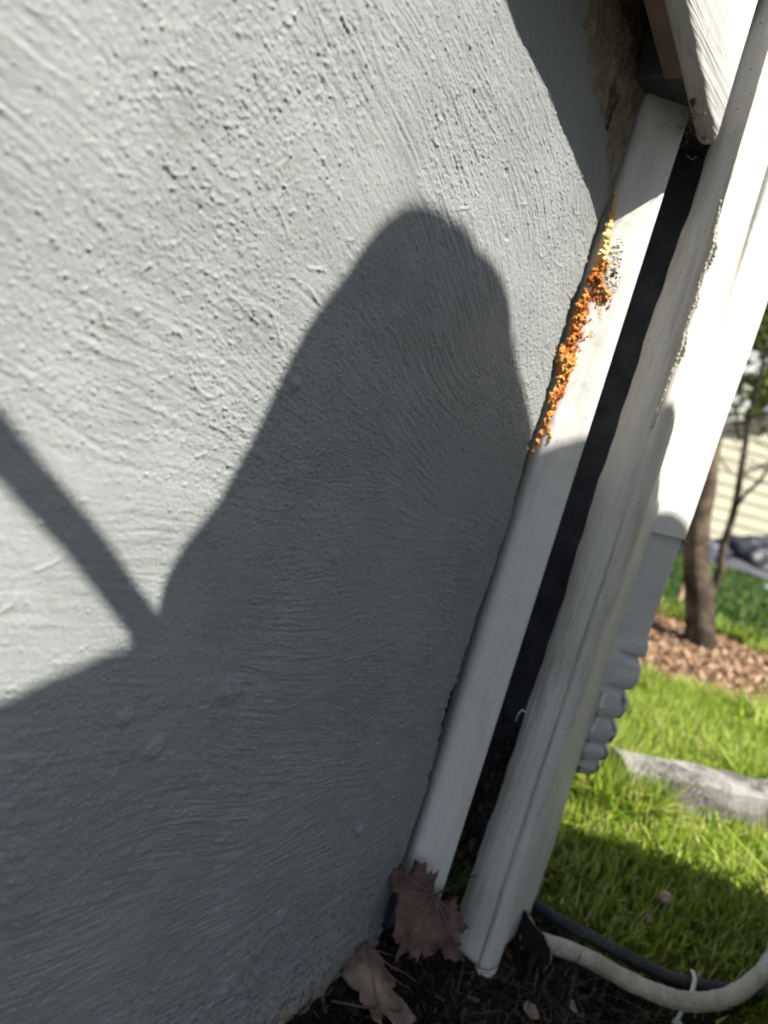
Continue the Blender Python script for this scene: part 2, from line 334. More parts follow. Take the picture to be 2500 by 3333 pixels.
# rolled nosing runs a little lower than the board
def nring(z):
    r = cring(-.046)[3:13]; k = 1 if z > -.078 else (.9 if z > -.086 else .6); r = r+[(.838, r[0][1]+.004, 0), (.8025, r[0][1]+.003, 0)]
    cx_, cy_ = sum(p[0] for p in r)/len(r), sum(p[1] for p in r)/len(r); return [(cx_+(x-cx_)*k, cy_+(y-cy_)*k, z) for x, y, _ in r]
loft('nosing_end', [nring(z) for z in (-.088, -.0845, -.077, -.0465)], MC, cb, True)
# gritty caulk ridge on the upper edge
def lumps(name, L, mat, parent=None, sub=3, na=.35, nf=3.0, vox=0):
    V = []; Fc = []; bm = bmesh.new(); bmesh.ops.create_icosphere(bm, subdivisions=sub, radius=1)
    bv = np.array([v.co[:] for v in bm.verts]); bf = np.array([[v.index for v in f.verts] for f in bm.faces]); bm.free()
    for i, (p, r) in enumerate(L):
        r = np.array(r if hasattr(r, '__len__') else (r, r, r)); q = bv*nf
        d = 1+na*vnoise(q[:, 0]+i*3.1, q[:, 1], q[:, 2], i)+na*.5*vnoise(q[:, 0]*2.7, q[:, 1]*2.7+i, q[:, 2]*2.7, i)
        Fc.append(bf+len(V)*len(bv)); V.append(bv*d[:, None]*r+np.array(p))
    o = mesh_np(name, np.concatenate(V), np.concatenate(Fc), mat, parent, True)
    if vox: md = o.modifiers.new('merge', 'REMESH'); md.mode = 'VOXEL'; md.voxel_size = vox; md.use_smooth_shade = True
    return o
L = []
for z in np.arange(.632, .868, .0009):
    y = cring(z)[3][1]; t = (z-.632)/.236; wd = .0065*min(1, 4*t, 6*(1-t))*(.75+.5*math.sin(z*90)*math.sin(z*37))
    for q in (0, .5, 1): L.append(((.8005-.0012*math.sin(math.pi*q)+.0003*rng.normal(), y+.001-wd*q-.001*rng.random(), z), (.0016, .0019, .0019)))
lumps('caulk_ridge', L, simple('gritty_caulk', (.66, .64, .56), (.54, .50, .40), 260, .9, .001), cb, 2, .22, 2.6, vox=.0006)
md_ = bpy.data.objects['caulk_ridge'].modifiers.new('soften', 'SMOOTH'); md_.iterations = 5

L = []
for _ in range(90):
    L.append(((rng.uniform(.81, .86), rng.uniform(-.030, .006), .045+.20*rng.random()**1.7), (rng.uniform(.002, .008), rng.uniform(.002, .006), rng.uniform(.002, .009))))
o = lumps('gap_debris', L, simple('dark_debris', (.012, .010, .008), (.07, .052, .038), 90, .95, .001), None, 2, .6); tag(o, kind='stuff')
mcp = simple('speck', (.05, .045, .04), (.12, .10, .08), 300, .9, 0)
for z in (.072, .058, .046): lumps('paint_chip', [((.864, -.0885, z), (.0018, .0008, rng.uniform(.002, .004)))], mcp, cb, 2, .5)
f_ = [(.7985, -.047, .275), (.797, -.044, .277), (.795, -.0425, .2745), (.793, -.0415, .268), (.7915, -.0425, .262)]
tube('paint_curl', spline(f_, 6), [.0011-.0008*i/24 for i in range(25)], MC, cb, 6)

# ================================================================ lap siding above
sdg = empty('lap_siding_board', (.75, -.06, .914), 'white wood-grain siding board ending in a rounded tip above the dark gap', 'siding')
def zb(x): return .914+(.753-x)*.292
def sring(x, dz=0):
    b = zb(x)+dz
    return [(x, -.0485, b+.002), (x, -.0505, b-.001), (x, -.055, b-.0035), (x, -.063, b-.0028), (x, -.0665, b+.0012), (x, -.068, b+.0065), (x, -.0615, b+.20), (x, -.0485, b+.20)]
xx = [-1.2, -.4, 0, .2, .4, .5, .6, .68, .73, .752, .7585, .763, .7655]
secs = [sring(x) for x in xx]
for k, sh in ((-3, .5), (-2, .8)):
    pass
def shrink(r, f):
    cy = -.0583; return [(x, cy+(y-cy)*f, z if i > 5 else z+(1-f)*.009) for i, (x, y, z) in enumerate(r)]
secs[-1] = shrink(secs[-1], .45); secs[-2] = shrink(secs[-2], .82)
loft('board_face', secs, MSG, sdg, True)
mp = simple('bare_sheathing', (.27, .19, .15), (.16, .12, .10), 25, .85, .0006, 90, (.3, 1, 1))
V = []; Fc = []
xa, xb = -1.2, .688
for x in (xa, xb):
    V += [(x, -.0475, zb(x)+.004), (x, -.030, zb(x)+.004), (x, -.030, zb(x)+.2), (x, -.0475, zb(x)+.2)]
Fc = [(0,1,2,3),(7,6,5,4),(0,4,5,1),(1,5,6,2),(2,6,7,3),(3,7,4,0)]
mesh_pd('sheathing', V, Fc, mp, sdg)
V = []; Fc = []
for x in (-1.2, .80):
    V += [(x, -.0615, zb(x)+.17), (x, .05, zb(x)+.17), (x, .05, zb(x)+.9), (x, -.0615, zb(x)+.9)]
Vd = []; Fd = []; boxv(Vd, Fd, (.686, -.0478, .940), (.7985, .0, 1.2)); vd = mesh_pd('added_shade_box', Vd, Fd, MDK, sdg)  # dark box added to stand for the deep shade behind the siding
wb = mesh_pd('upper_wall', V, [(0,1,2,3),(7,6,5,4),(0,4,5,1),(1,5,6,2),(2,6,7,3),(3,7,4,0)], MS)
tag(wb, 'pale house wall rising behind the siding board above the stucco', 'wall')
# old webs and debris in the corner under the tip
V = []; Fc = []
def addtube(V, Fc, pts, r, n=4):
    v, f = tube_arrays(pts, r, n); i = len(V); V += v; Fc += [tuple(i+k for k in q) for q in f]
for k in range(90):
    a = Vector((.71+.05*rng.random()**.6, -.048+.03*rng.random()**2, .885+.035*rng.random()-.0)); 
    a.z = zb(a.x)+.012-.022*rng.random()**1.5
    pts = [a]
    for j in range(4): pts.append(pts[-1]+Vector(rng.uniform(-.006, .006, 3)))
    addtube(V, Fc, spline(pts, 3), float(rng.choice([.00008, .00014, .0005], p=[.65, .3, .05])))
for k in range(26):
    x = .70+.06*rng.random(); a = Vector((x, -.053-.008*rng.random(), zb(x)-.0045)); pts = [a]
    for j in range(3): pts.append(pts[-1]+Vector(rng.uniform(-.0035, .0035, 3))*.9)
    addtube(V, Fc, pts, float(rng.uniform(.0002, .0006)))
o = mesh_pd('web_debris', V, Fc, simple('dusty_web', (.10, .08, .06), (.30, .26, .22), 80, .9, 0)); tag(o, 'tangle of old spider web and dark crumbs under the siding tip', 'cobweb')
lumps('dead_bug', [((.705, -.0555, zb(.705)-.0045), (.0035, .0017, .002)), ((.7085, -.0555, zb(.7085)-.005), (.0018, .0013, .0014)), ((.7025, -.0575, zb(.7025)-.0048), (.001, .002, .0005))], simple('bug_husk', (.02, .018, .012), (.08, .07, .05), 200, .5, 0), None, 2, .2)
tag(bpy.data.objects['dead_bug'], 'small dark insect husk stuck to the underside edge of the siding', 'insect')

# ================================================================ downspout
ds = empty('downspout', (.93, -.06, .2), 'white metal downspout in sunlight at the house corner, its crimped elbow in shade', 'downspout')
MD = vin('white_aluminium', (.76, .76, .72), (.80, .80, .76), .32, 0, .35)
m = M('dirty_aluminium', .4, .45); dz_ = m.n('ShaderNodeSeparateXYZ'); m.l(m.co, dz_.inputs[0]); mr = m.n('ShaderNodeMapRange'); m.l(dz_.outputs[2], mr.inputs[0])
mr.inputs['From Min'].default_value = .14; mr.inputs['From Max'].default_value = -.03
c = m.mix(m.noise(16, 5, .6), (.66, .67, .65), (.74, .74, .72)); c = m.mix(m.mul(mr.outputs[0], m.noise(45, 5, .7, None, .28, .55)), c, (.13, .12, .09)); m.col(c); m.bump(m.noise(40, 3), .0006); MDE = m.m
P0 = Vector((.905, -.083, 0)); U = Vector((.05, -.031, 0)); Ul = U.length; U.normalize(); W = Vector((-U.y, U.x, 0))   # W points behind
def rect(z, inset=0, off=Vector((0, 0, 0)), r=.006, fold=None, dw=.078):
    w0, d0 = Ul, dw; pts = []
    for (cx_, cy_, a0) in ((r, r, 180), (w0-r, r, 270), (w0-r, d0-r, 0), (r, d0-r, 90)):
        for k in range(5):
            a = R_(a0+k*22.5); pts.append((cx_+r*math.cos(a), cy_+r*math.sin(a)))
        if a0 == 180: pts += [(w0*q, 0) for q in (.2, .35, .5, .65, .8)]
    out = []
    for u, v in pts:
        ii = inset+(fold(u/w0, z) if fold else 0)
        u2 = w0/2+(u-w0/2)*(1-ii*2/w0); v2 = d0/2+(v-d0/2)*(1-ii*2/d0)
        out.append(tuple(P0+U*u2+W*v2+Vector((0, 0, z))+off))
    return out
def foldf(q, z):
    ins = 0; wgt = max(0, min(1, (q-.12)/.6))
    for f in folds:
        d = (z-(f+.012*(1-q)**1.5))/.012
        if -1 < d < .35: ins += .0072*(1-abs(d)) if d < 0 else .0072*(1-d/.35)
        ins -= .0022*math.exp(-((z-f-.019)/.009)**2)
    return ins*wgt
ring = [rect(z, -.0009+.00035*math.sin(z*31)) for z in np.linspace(.515, 1.4, 30)]
ring = [rect(.5135, .0012)]+[rect(.5137, -.0012)]+ring
loft('upper_section', ring, MD, ds, True)
secs = []
for z in np.linspace(.60, .385, 10): secs.append(rect(z, .0012))
folds = [.352, .305, .262, .224, .196]
bend = Vector((math.cos(R_(15)), math.sin(R_(15)), 0))
zs_ = np.linspace(.38, .172, 104)
for z in zs_:
    t = (.38-z)/.21; off = bend*(.025*t*t); ins = .0012-.0045*min(1, max(0, (.375-z)/.02))
    if z < .20: ins += .010*((.20-z)/.028)**2.5
    secs.append(rect(z, ins, off, .006+.012*min(1, max(0, (.36-z)/.12)), foldf))
r_ = secs[-1]; cen = sum((Vector(p) for p in r_), Vector())/len(r_)
secs.append([tuple(cen+(Vector(p)-cen)*.93+Vector((0, 0, .001))) for p in r_]); secs.append([tuple(cen+(Vector(p)-cen)*.92+Vector((0, 0, .03))) for p in r_])
el = loft('crimped_elbow', secs, MDE, ds, True); el['label'] = 'crimped lower elbow, dirty towards its mouth'
lumps('rust_tab', [((.9545, -.116, .5125), (.003, .003, .0008)), ((.958, -.117, .510), (.0018, .002, .002))], simple('rusty_metal', (.30, .12, .05), (.45, .25, .15), 200, .7, 0), ds, 2, .3)

# ================================================================ foam, mud nest, stains
fo = [((0.717,-0.0009,0.8435),4),((0.7193,-0.0019,0.8339),5),((0.7208,-0.0029,0.8223),7),((0.7209,-0.003,0.8117),8),((0.7215,-0.0035,0.7996),11),((0.7225,-0.0045,0.7877),12),((0.7221,-0.0042,0.7766),12)]
fo2 = [((0.7211,-0.0032,0.7669),10),((0.7204,-0.0025,0.7588),12),((0.7247,-0.0066,0.7714),8),((0.7289,-0.0106,0.7747),6),((0.7263,-0.0081,0.7549),9),((0.7317,-0.0132,0.7507),8),((0.7357,-0.0171,0.7475),8),((0.7247,-0.0065,0.7463),9),((0.7181,-0.0014,0.7391),12),((0.7184,-0.0015,0.7281),15),((0.7194,-0.0019,0.7173),16),((0.7196,-0.002,0.7062),15),((0.7199,-0.0021,0.695),13),((0.7182,-0.0014,0.6848),11),((0.7138,0.0005,0.6755),12),((0.7214,-0.0034,0.6712),19),((0.7212,-0.0033,0.6615),17),((0.7185,-0.0015,0.6458),12),((0.7223,-0.0043,0.6388),12),((0.7203,-0.0023,0.6281),12),((0.7195,-0.0019,0.6163),10),((0.7173,-0.001,0.6058),8),((0.7158,-0.0003,0.5937),6),((0.7147,0.0001,0.5834),6),((0.7144,0.0002,0.5732),5),((0.7225,-0.0045,0.5989),6),((0.7263,-0.0081,0.5935),4),((0.7258,-0.0076,0.5883),3)]
def foam_list(src, rep, jit, k):
    out = []
    for i, (p, r) in enumerate(src):
        r = r*.00036
        for j in range(rep):
            q = Vector(p)+Vector((rng.normal()*r*jit, rng.normal()*r*jit*.35-.0008, rng.normal()*r*jit*1.3)); s = r*k*rng.uniform(.45, 1.1)
            out.append((tuple(q), (s*rng.uniform(.6, 1.2), s*.75, s*rng.uniform(.7, 1.7))))
    return out
m = M('amber_foam', .75, .3); c = m.mix(m.noise(110, 4, .7), (.55, .19, .03), (.66, .36, .10)); c = m.mix(m.noise(50, 3, .6, None, .50, .62), c, (.36, .09, .015)); c = m.mix(m.noise(90, 3, .6, None, .60, .68), c, (.70, .50, .20)); m.col(c)
m.b.inputs['Subsurface Weight'].default_value = .15; m.b.inputs['Subsurface Radius'].default_value = (.004, .002, .0008); m.bump(m.noise(500, 5, .7, None, .2, .8), .0012)
MF = m.m
MFP = simple('pale_foam', (.74, .60, .30), (.66, .36, .10), 60, .6, .0006, 300)
fm = empty('expanding_foam', (.72, -.003, .68), 'lumpy orange and pale yellow foam squeezed out of the wall and trim joint', 'foam')
lumps('pale_bead', foam_list([(tuple(Vector(a[0]).lerp(Vector(b[0]), t)), a[1]+(b[1]-a[1])*t) for a, b in zip(fo[:-1], fo[1:]) for t in (0, .33, .66)], 2, .2, 1.7), MFP, fm, 3, .3, 2, vox=.0006)
lumps('orange_crust', foam_list(fo2, 9, .42, 1.05), MF, fm, 4, .75, 2.2, vox=.0006)
m_rust = simple('red_brown_crumb', (.38, .10, .03), (.50, .20, .07), 200, .9, .0008)
L = []
for cx_, cz_, n_, sp in [((.7285, -.0102), .743, 22, .0028), ((.7345, -.0159), .741, 18, .003), ((.724, -.0059), .725, 8, .002), ((.7253, -.0072), .70, 14, .0025), ((.728, -.0097), .712, 8, .0035), ((.726, -.0078), .688, 9, .002)]:
    for _ in range(n_):
        a, b = rng.normal()*sp, rng.normal()*sp*1.2; L.append(((cx_[0]+a, cx_[1]-.95*a-.0003, cz_+b), (.0018*rng.uniform(.4, 1.3), .0007, .0020*rng.uniform(.4, 1.4))))
lumps('red_crumbs', L, m_rust, fm, 2, .5, vox=.0003)
def crust(name, x0, x1, z0, z1, fn, mat, parent=None, nx_=130, nz__=170):
    """thin crust lying on the white strip; where fn <= 0 the skin dips into the strip"""
    X, Z = np.meshgrid(np.linspace(x0, x1, nx_), np.linspace(z0, z1, nz__), indexing='ij')
    hgt = np.maximum(fn(X, Z), -.0012); nx0, ny0 = -.689, -.725
    V = np.stack([X+nx0*hgt, -.0026-.95*(X-.7205)+ny0*hgt, Z], -1); return mesh_np(name, V.reshape(-1, 3), grid_faces(nx_, nz__)[:, ::-1], mat, parent, True)
def nest_h(X, Z):
    o = X*0; m1 = 1-((X-.7325)/.0062)**2-((Z-.779)/.021)**2; m2 = 1-((X-.7350)/.0070)**2-((Z-.762)/.016)**2
    mk = np.maximum(m1, m2)+.55*vnoise(X*420, Z*420, o, 1)+.35*vnoise(X*1100, Z*1100, o, 2)+.15
    hole = np.exp(-(((X-.7352)/.0022)**2+((Z-.7685)/.0032)**2))
    return .0016*np.clip(mk, -1, .8)+(mk > 0)*(.00045*vnoise(X*700, Z*700, o, 3)+.00022*vnoise(X*2200, Z*2200, o, 4))-.0035*hole
nest = crust('mud_nest', .7235, .7425, .738, .806, nest_h, simple('pale_mud', (.66, .64, .57), (.40, .36, .27), 220, .95, .0006, 900, None, .2))
tag(nest, 'crumbly pale grey mud nest with a dark hole stuck on the white trim', 'insect nest')
lumps('hole_shade_lump', [((.7352, -.0172, .7685), (.0024, .0016, .0028)), ((.732, -.0142, .763), (.0024, .0012, .0016))], simple('painted_hole_shade', (.02, .016, .012), (.05, .04, .03), 300, .9, 0), nest, 2, .5)  # dark lumps paint the shade inside the nest opening
def smear_h(X, Z):
    o = X*0; c0 = .7300+(Z-.7)*.09; mk = 1-((X-c0)/.0075)**2-((Z-.716)/.034)**2
    return .0006*np.clip(mk+.9*vnoise(X*260+Z*60, Z*110, o, 6)+.5*vnoise(X*900, Z*500, o, 7)-.15, -1, .6)+.0001*vnoise(X*2000, Z*2000, o, 8)
sm = crust('adhesive_smear', .7215, .744, .678, .752, smear_h, simple('chalky_smear', (.80, .78, .72), (.56, .42, .22), 130, .9, .0004, None, None, .3, .45, .62))
tag(sm, 'chalky white and tan smear of dried adhesive beside the orange foam', 'adhesive')

# ================================================================ tall pieces of background
def P(az, r, z=0.0): a = R_(az); return Vector((r*math.cos(a), -.36+r*math.sin(a), z))
# mulch chips / litter
def chips(n, region, sz, name, mat, zoff=.0, flat=.25, tintn='tint'):
    V = np.zeros((n, 4, 3)); x, y = region(n); z = gh(x, y)+zoff
    a = rng.uniform(0, 2*np.pi, n); L = sz*rng.uniform(.4, 1.5, n); Wd = L*rng.uniform(.12, .5, n); tl = rng.normal(0, flat, n); t2 = rng.normal(0, flat, n)
    ux, uy = np.cos(a), np.sin(a)
    for k, (s, t) in enumerate(((-1, -1), (1, -.8), (1, 1), (-1, .7))):
        V[:, k, 0] = x+s*L*ux/2-t*Wd*uy/2; V[:, k, 1] = y+s*L*uy/2+t*Wd*ux/2; V[:, k, 2] = z+s*L*tl/2+t*Wd*t2/2+.3*np.abs(L*tl)
    Fc = np.arange(n*4).reshape(n, 4); return mesh_np(name, V.reshape(-1, 3), Fc, mat, None, False, {tintn: np.repeat(rng.random(n), 4)})
def tintmat(name, cols, rough=.8, sub=0, spec=.3):
    m = M(name, rough, spec); r = m.n('ShaderNodeValToRGB'); m.l(m.attr('tint'), r.inputs[0]); e = r.color_ramp.elements
    e[0].color = (*cols[0], 1); e[1].color = (*cols[-1], 1)
    for i, c in enumerate(cols[1:-1], 1): q = e.new(i/(len(cols)-1)); q.color = (*c, 1)
    m.col(r.outputs[0])
    if sub:
        tr = m.n('ShaderNodeBsdfTranslucent'); m.l(r.outputs[0], tr.inputs[0]); mx = m.n('ShaderNodeMixShader'); mx.inputs[0].default_value = sub
        m.l(m.b.outputs[0], mx.inputs[1]); m.l(tr.outputs[0], mx.inputs[2]); m.l(mx.outputs[0], m.t.nodes['Material Output'].inputs[0])
    return m.m
def wedge(r0, r1, a0, a1):
    def f(n):
        r = np.sqrt(rng.uniform(r0*r0, r1*r1, n)); a = np.radians(rng.uniform(a0, a1, n)); return r*np.cos(a), -.36+r*np.sin(a)
    return f
def reject(reg, cond):
    def f(n):
        X = []; Y = []; c = 0
        while c < n:
            x, y = reg(n*2); k = cond(x, y); X.append(x[k]); Y.append(y[k]); c += k.sum()
        return np.concatenate(X)[:n], np.concatenate(Y)[:n]
    return f
o = chips(26000, reject(wedge(2.0, 3.6, -14, 34), lambda x, y: zones(x, y)[1] > .5), .020, 'leaf_litter', tintmat('litter', [(.04, .022, .014), (.16, .085, .045), (.28, .16, .09), (.46, .34, .22)]), .004, .35); tag(o, kind='stuff')
o = chips(9000, reject(lambda n: (rng.uniform(.42, 1.1, n), rng.uniform(-.5, .05, n)), lambda x, y: (zones(x, y)[0] > .3)), .010, 'soil_crumbs', tintmat('crumbs', [(.004, .004, .004), (.012, .011, .009), (.020, .016, .012), (.030, .024, .018), (.11, .075, .05)]), .001, .5); tag(o, kind='stuff')
# soil clods
L = []
for _ in range(170):
    x, y = rng.uniform(.5, .98), rng.uniform(-.36, 0); 
    if zones(np.array([x]), np.array([y]))[0][0] < .3: continue
    r = .002+.009*rng.random()**3; L.append(((x, y, gz1(x, y)+r*.2), r))
o = lumps('soil_clods', L, simple('wet_soil', (.006, .005, .004), (.022, .018, .013), 200, .9, .001), None, 2, .5); tag(o, kind='stuff')
# grass blades
def blades(n, region, hmin, hmax, wid, name, mat, lean=.6, spread=None, curl=.5):
    x, y = region(n); z = gh(x, y)-.003
    if spread is not None:
        hs = spread(x, y)
    else: hs = 1
    H_ = rng.uniform(hmin, hmax, n)*hs; a = rng.uniform(0, 2*np.pi, n); ln = np.abs(rng.normal(0, lean, n)); w_ = wid*rng.uniform(.6, 1.3, n)
    f = a+rng.uniform(-.5, .5, n)+np.pi/2; V = np.zeros((n, 5, 3)); 
    cx_, cy_ = np.cos(a), np.sin(a); fx_, fy_ = np.cos(f)*w_/2, np.sin(f)*w_/2
    for k, (t, s) in enumerate(((0, -1), (0, 1), (.55, -.9), (.55, .9), (1, 0))):
        off = H_*ln*(t*.6+curl*t*t); V[:, k, 0] = x+cx_*off+s*fx_; V[:, k, 1] = y+cy_*off+s*fy_; V[:, k, 2] = z+H_*t*(1-.25*ln*t*t)
    b = (np.arange(n)*5)[:, None]; Fc = np.concatenate([b+np.array([[0, 1, 3]]), b+np.array([[0, 3, 2]]), b+np.array([[2, 3, 4]])])
    o = mesh_np(name, V.reshape(-1, 3), Fc, mat, None, True, {'tint': np.repeat(rng.random(n), 5)}); tag(o, kind='stuff'); return o
MG = tintmat('grass_blade', [(.10, .18, .018), (.20, .31, .03), (.31, .42, .05), (.43, .52, .09), (.62, .54, .24)], .5, .5)
MG2 = tintmat('shade_tinted_grass', [(.03, .07, .015), (.06, .12, .02), (.11, .17, .03)], .55, .3)  # darker blade greens, shade on the lawn painted into the colour
MMO = tintmat('moss', [(.08, .10, .01), (.17, .19, .018), (.26, .26, .03), (.20, .13, .05)], .8, .2)
notbed = lambda x, y: (zones(x, y)[1] < .5) & (zones(x, y)[0] < .5) & ~((x < .96) & (y < -.01) & (zones(x, y)[2] < .985))
dens = lambda x, y: notbed(x, y) & (rng.random(len(x)) < np.clip((zones(x, y)[2]-1.0)/.35+.12+.35*vnoise(x*6, y*6, 0*x, 9), .04, 1))
hsp = lambda x, y: np.clip(.45+(zones(x, y)[2]-1.05)*1.4, .4, 1)*(1+.3*vnoise(x*5, y*5, 0*x, 12))
blades(62000, reject(wedge(.93, 2.4, -12, 30), dens), .03, .09, .0045, 'lawn_grass', MG, .6, hsp)
blades(2600, reject(wedge(1.2, 2.4, -12, 30), lambda x, y: notbed(x, y) & (vnoise(x*4, y*4, 0*x, 40) > .0)), .07, .15, .0065, 'long_grass', MG, .7)
o = chips(900, reject(wedge(1.0, 1.9, -12, 28), lambda x, y: notbed(x, y)), .009, 'dead_leaf_bits', tintmat('leaf_bits', [(.12, .06, .03), (.35, .22, .12), (.5, .38, .25)]), .02, .5); tag(o, kind='stuff')
blades(5000, reject(wedge(1.25, 1.6, 8, 19), lambda x, y: (np.hypot(x-1.42, y-.0) < .11)), .05, .13, .005, 'tall_grass_tuft', MG, .5)
blades(26000, reject(wedge(2.1, 3.7, -12, 32), lambda x, y: (zones(x, y)[1] < .6) & (zones(x, y)[2] > 1.9)), .03, .08, .008, 'lawn_edge_grass', MG, .6)
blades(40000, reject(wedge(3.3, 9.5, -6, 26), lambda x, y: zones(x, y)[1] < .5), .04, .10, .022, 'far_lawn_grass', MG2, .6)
blades(30000, reject(wedge(.95, 1.4, -10, 26), lambda x, y: notbed(x, y) & (vnoise(x*9, y*9, 0*x, 21) > .05)), .005, .016, .0035, 'moss_patch', MMO, 1.0)
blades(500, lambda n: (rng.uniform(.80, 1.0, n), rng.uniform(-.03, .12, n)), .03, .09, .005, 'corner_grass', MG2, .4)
blades(420, reject(lambda n: (rng.uniform(.72, .96, n), rng.uniform(-.28, -.02, n)), lambda x, y: vnoise(x*14, y*14, 0*x, 31) > .0), .015, .045, .0012, 'dry_grass_wisps', tintmat('dry_wisps', [(.04, .035, .022), (.12, .10, .065)], .8), 1.1)

# ================================================================ concrete slab edging
m = M('weathered_concrete', .85, .3); c = m.mix(m.noise(9, 4, .6, None, .42, .58), (.07, .064, .062), (.30, .285, .265)); c = m.mix(m.noise(16, 4, .6, None, .5, .62), c, (.11, .10, .10)); c = m.mix(m.noise(120, 4, .7, None, .5, .75), c, (.40, .37, .33)); m.col(c); m.bump(m.noise(160, 6, .7, None, .2, .8), .004); MCO = m.m
a0, a1 = Vector((1.425, .012, 0)), Vector((2.02, -.60, 0)); du = (a1-a0).normalized(); dv = Vector((-du.y, du.x, 0))*-1
sN, sM = 60, 14; V = []
dv = dv if dv.x < 0 else -dv
prof = [(.0, -.09), (.0, .036), (.006, .045), (.03, .049), (.05, .049), (.070, .046), (.079, .038), (.084, .008), (.088, -.09)]
secs = []
for i in range(sN+1):
    t = i/sN*(a1-a0).length; rgx = []
    for k, (v, z) in enumerate(prof):
        p = a0+du*t+dv*v; nq = float(vnoise(np.array([p.x*25]), np.array([p.y*25]), np.array([z*25+k]), 3)[0]); 
        rgx.append((p.x+.0025*nq, p.y+.0025*nq, z+.003*nq))
    secs.append(rgx)
sl = loft('concrete_edging', secs, MCO, None, False); tag(sl, 'weathered grey concrete edging block lying in bright grass beyond the downspout', 'edging stone')

# ================================================================ hoses
def hz(pts, r): return [(x, y, z) for x, y, z in pts]
def hosemat(name, c1, c2, c3, f=.5): 
    m = M(name, .55, .4); c = m.mix(m.noise(25, 5, .7), c1, c2); c = m.mix(m.mul(m.noise(12, 5, .7, None, .5, .66), .6), c, c3); c = m.mix(m.mul(m.noise(300, 4, .7, None, .48, .66), f), c, c3); m.col(c); m.bump(m.noise(160, 3), .0008); return m.m
bp = spline([(.80, .06, -.034), (.90, -.02, -.030), (.946, -.072, -.028), (.947, -.119, -.026), (.957, -.17, -.024), (.979, -.239, -.026), (.999, -.276, -.028), (1.06, -.333, -.030), (1.16, -.40, -.03), (1.35, -.50, -.035)], 10)
o = tube('black_hose', bp, .0085, hosemat('black_rubber', (.012, .013, .018), (.02, .02, .026), (.10, .10, .07), .4), None, 14); tag(o, 'thin black hose lying on the ground above the cream hose', 'hose')
wp = spline([(.892, -.100, -.046), (.903, -.122, -.037), (.925, -.174, -.032), (.937, -.233, -.030), (.962, -.283, -.029), (1.008, -.318, -.028), (1.062, -.338, -.026), (1.135, -.352, -.022), (1.23, -.352, -.026), (1.4, -.34, -.03)], 10)
o = tube('cream_hose', wp, [.0113+.0004*math.sin(i*.9)+.0003*math.sin(i*2.3) for i in range(len(wp))], hosemat('cream_vinyl', (.62, .58, .48), (.52, .47, .37), (.24, .21, .13), .5), None, 16); tag(o, 'dirty cream-coloured hose curving across the bottom right corner', 'hose')
zt = spline([(1.022, -.288, -.035), (1.018, -.284, -.020), (1.005, -.283, -.010), (.990, -.290, -.010), (.972, -.293, -.022), (.963, -.291, -.040), (.955, -.290, -.055)], 8)
V = []; Fc = []
for i, p in enumerate(zt):
    t = (zt[min(i+1, len(zt)-1)]-zt[max(i-1, 0)]).normalized(); s = Vector((.45, -.9, 0)); s = (s-t*s.dot(t)).normalized(); q = t.cross(s)
    for a, b in ((-1, -1), (1, -1), (1, 1), (-1, 1)): V.append(p+s*a*.0026+q*b*.0007)
for i in range(len(zt)-1):
    for k in range(4): Fc.append((i*4+k, i*4+(k+1) % 4, i*4+4+(k+1) % 4, i*4+4+k))
Fc += [(3, 2, 1, 0), tuple(len(V)-4+k for k in range(4))]
ztm = M('nylon', .4, .5); ztm.col((.66, .66, .60)); ztm.b.inputs['Subsurface Weight'].default_value = .1; ztm.b.inputs['Subsurface Radius'].default_value = (.002, .002, .002)
zo = mesh_pd('cable_tie', V, Fc, ztm.m, None, True); tag(zo, 'white nylon cable tie looped over the two hoses', 'cable tie')
V = []; Fc = []; boxv(V, Fc, (.950, -.297, -.058), (.961, -.286, -.050)); mesh_pd('tie_head', V, Fc, ztm.m, zo, False, .001)

# ================================================================ leaves and flap
MAPLE = [(0, -.02), (.10, -.05), (.18, -.14), (.26, -.30), (.30, -.18), (.36, -.24), (.37, -.12), (.50, -.20), (.52, -.12), (.66, -.14), (.56, -.03), (.60, .04), (.50, .08), (.62, .13), (.74, .12), (.74, .20), (.92, .24), (.76, .30), (.78, .38), (.66, .36), (.64, .46), (.50, .40), (.38, .41), (.36, .50), (.44, .60), (.36, .60), (.36, .70), (.27, .66), (.28, .84), (.20, .78), (.14, .90), (.10, .82), (0, 1.08), (-.08, .84), (-.14, .90), (-.18, .78), (-.28, .86), (-.26, .66), (-.36, .68), (-.34, .60), (-.46, .60), (-.35, .50), (-.38, .40), (-.52, .42), (-.64, .48), (-.64, .37), (-.78, .40), (-.74, .30), (-.90, .26), (-.72, .20), (-.76, .10), (-.60, .12), (-.50, .07), (-.58, .02), (-.54, -.04), (-.66, -.14), (-.52, -.13), (-.48, -.22), (-.36, -.12), (-.34, -.24), (-.28, -.18), (-.24, -.32), (-.16, -.14), (-.09, -.05)]
OLD_MAPLE = [(0, -.02), (.16, -.06), (.30, -.22), (.36, -.10), (.60, -.12), (.50, .06), (.85, .22), (.62, .30), (.66, .44), (.36, .40), (.40, .62), (.28, .60), (.24, .82), (.12, .74), (0, 1.05), (-.12, .74), (-.25, .84), (-.28, .60), (-.42, .62), (-.36, .40), (-.66, .42), (-.60, .28), (-.84, .20), (-.52, .06), (-.58, -.12), (-.36, -.10), (-.28, -.22), (-.14, -.06)]
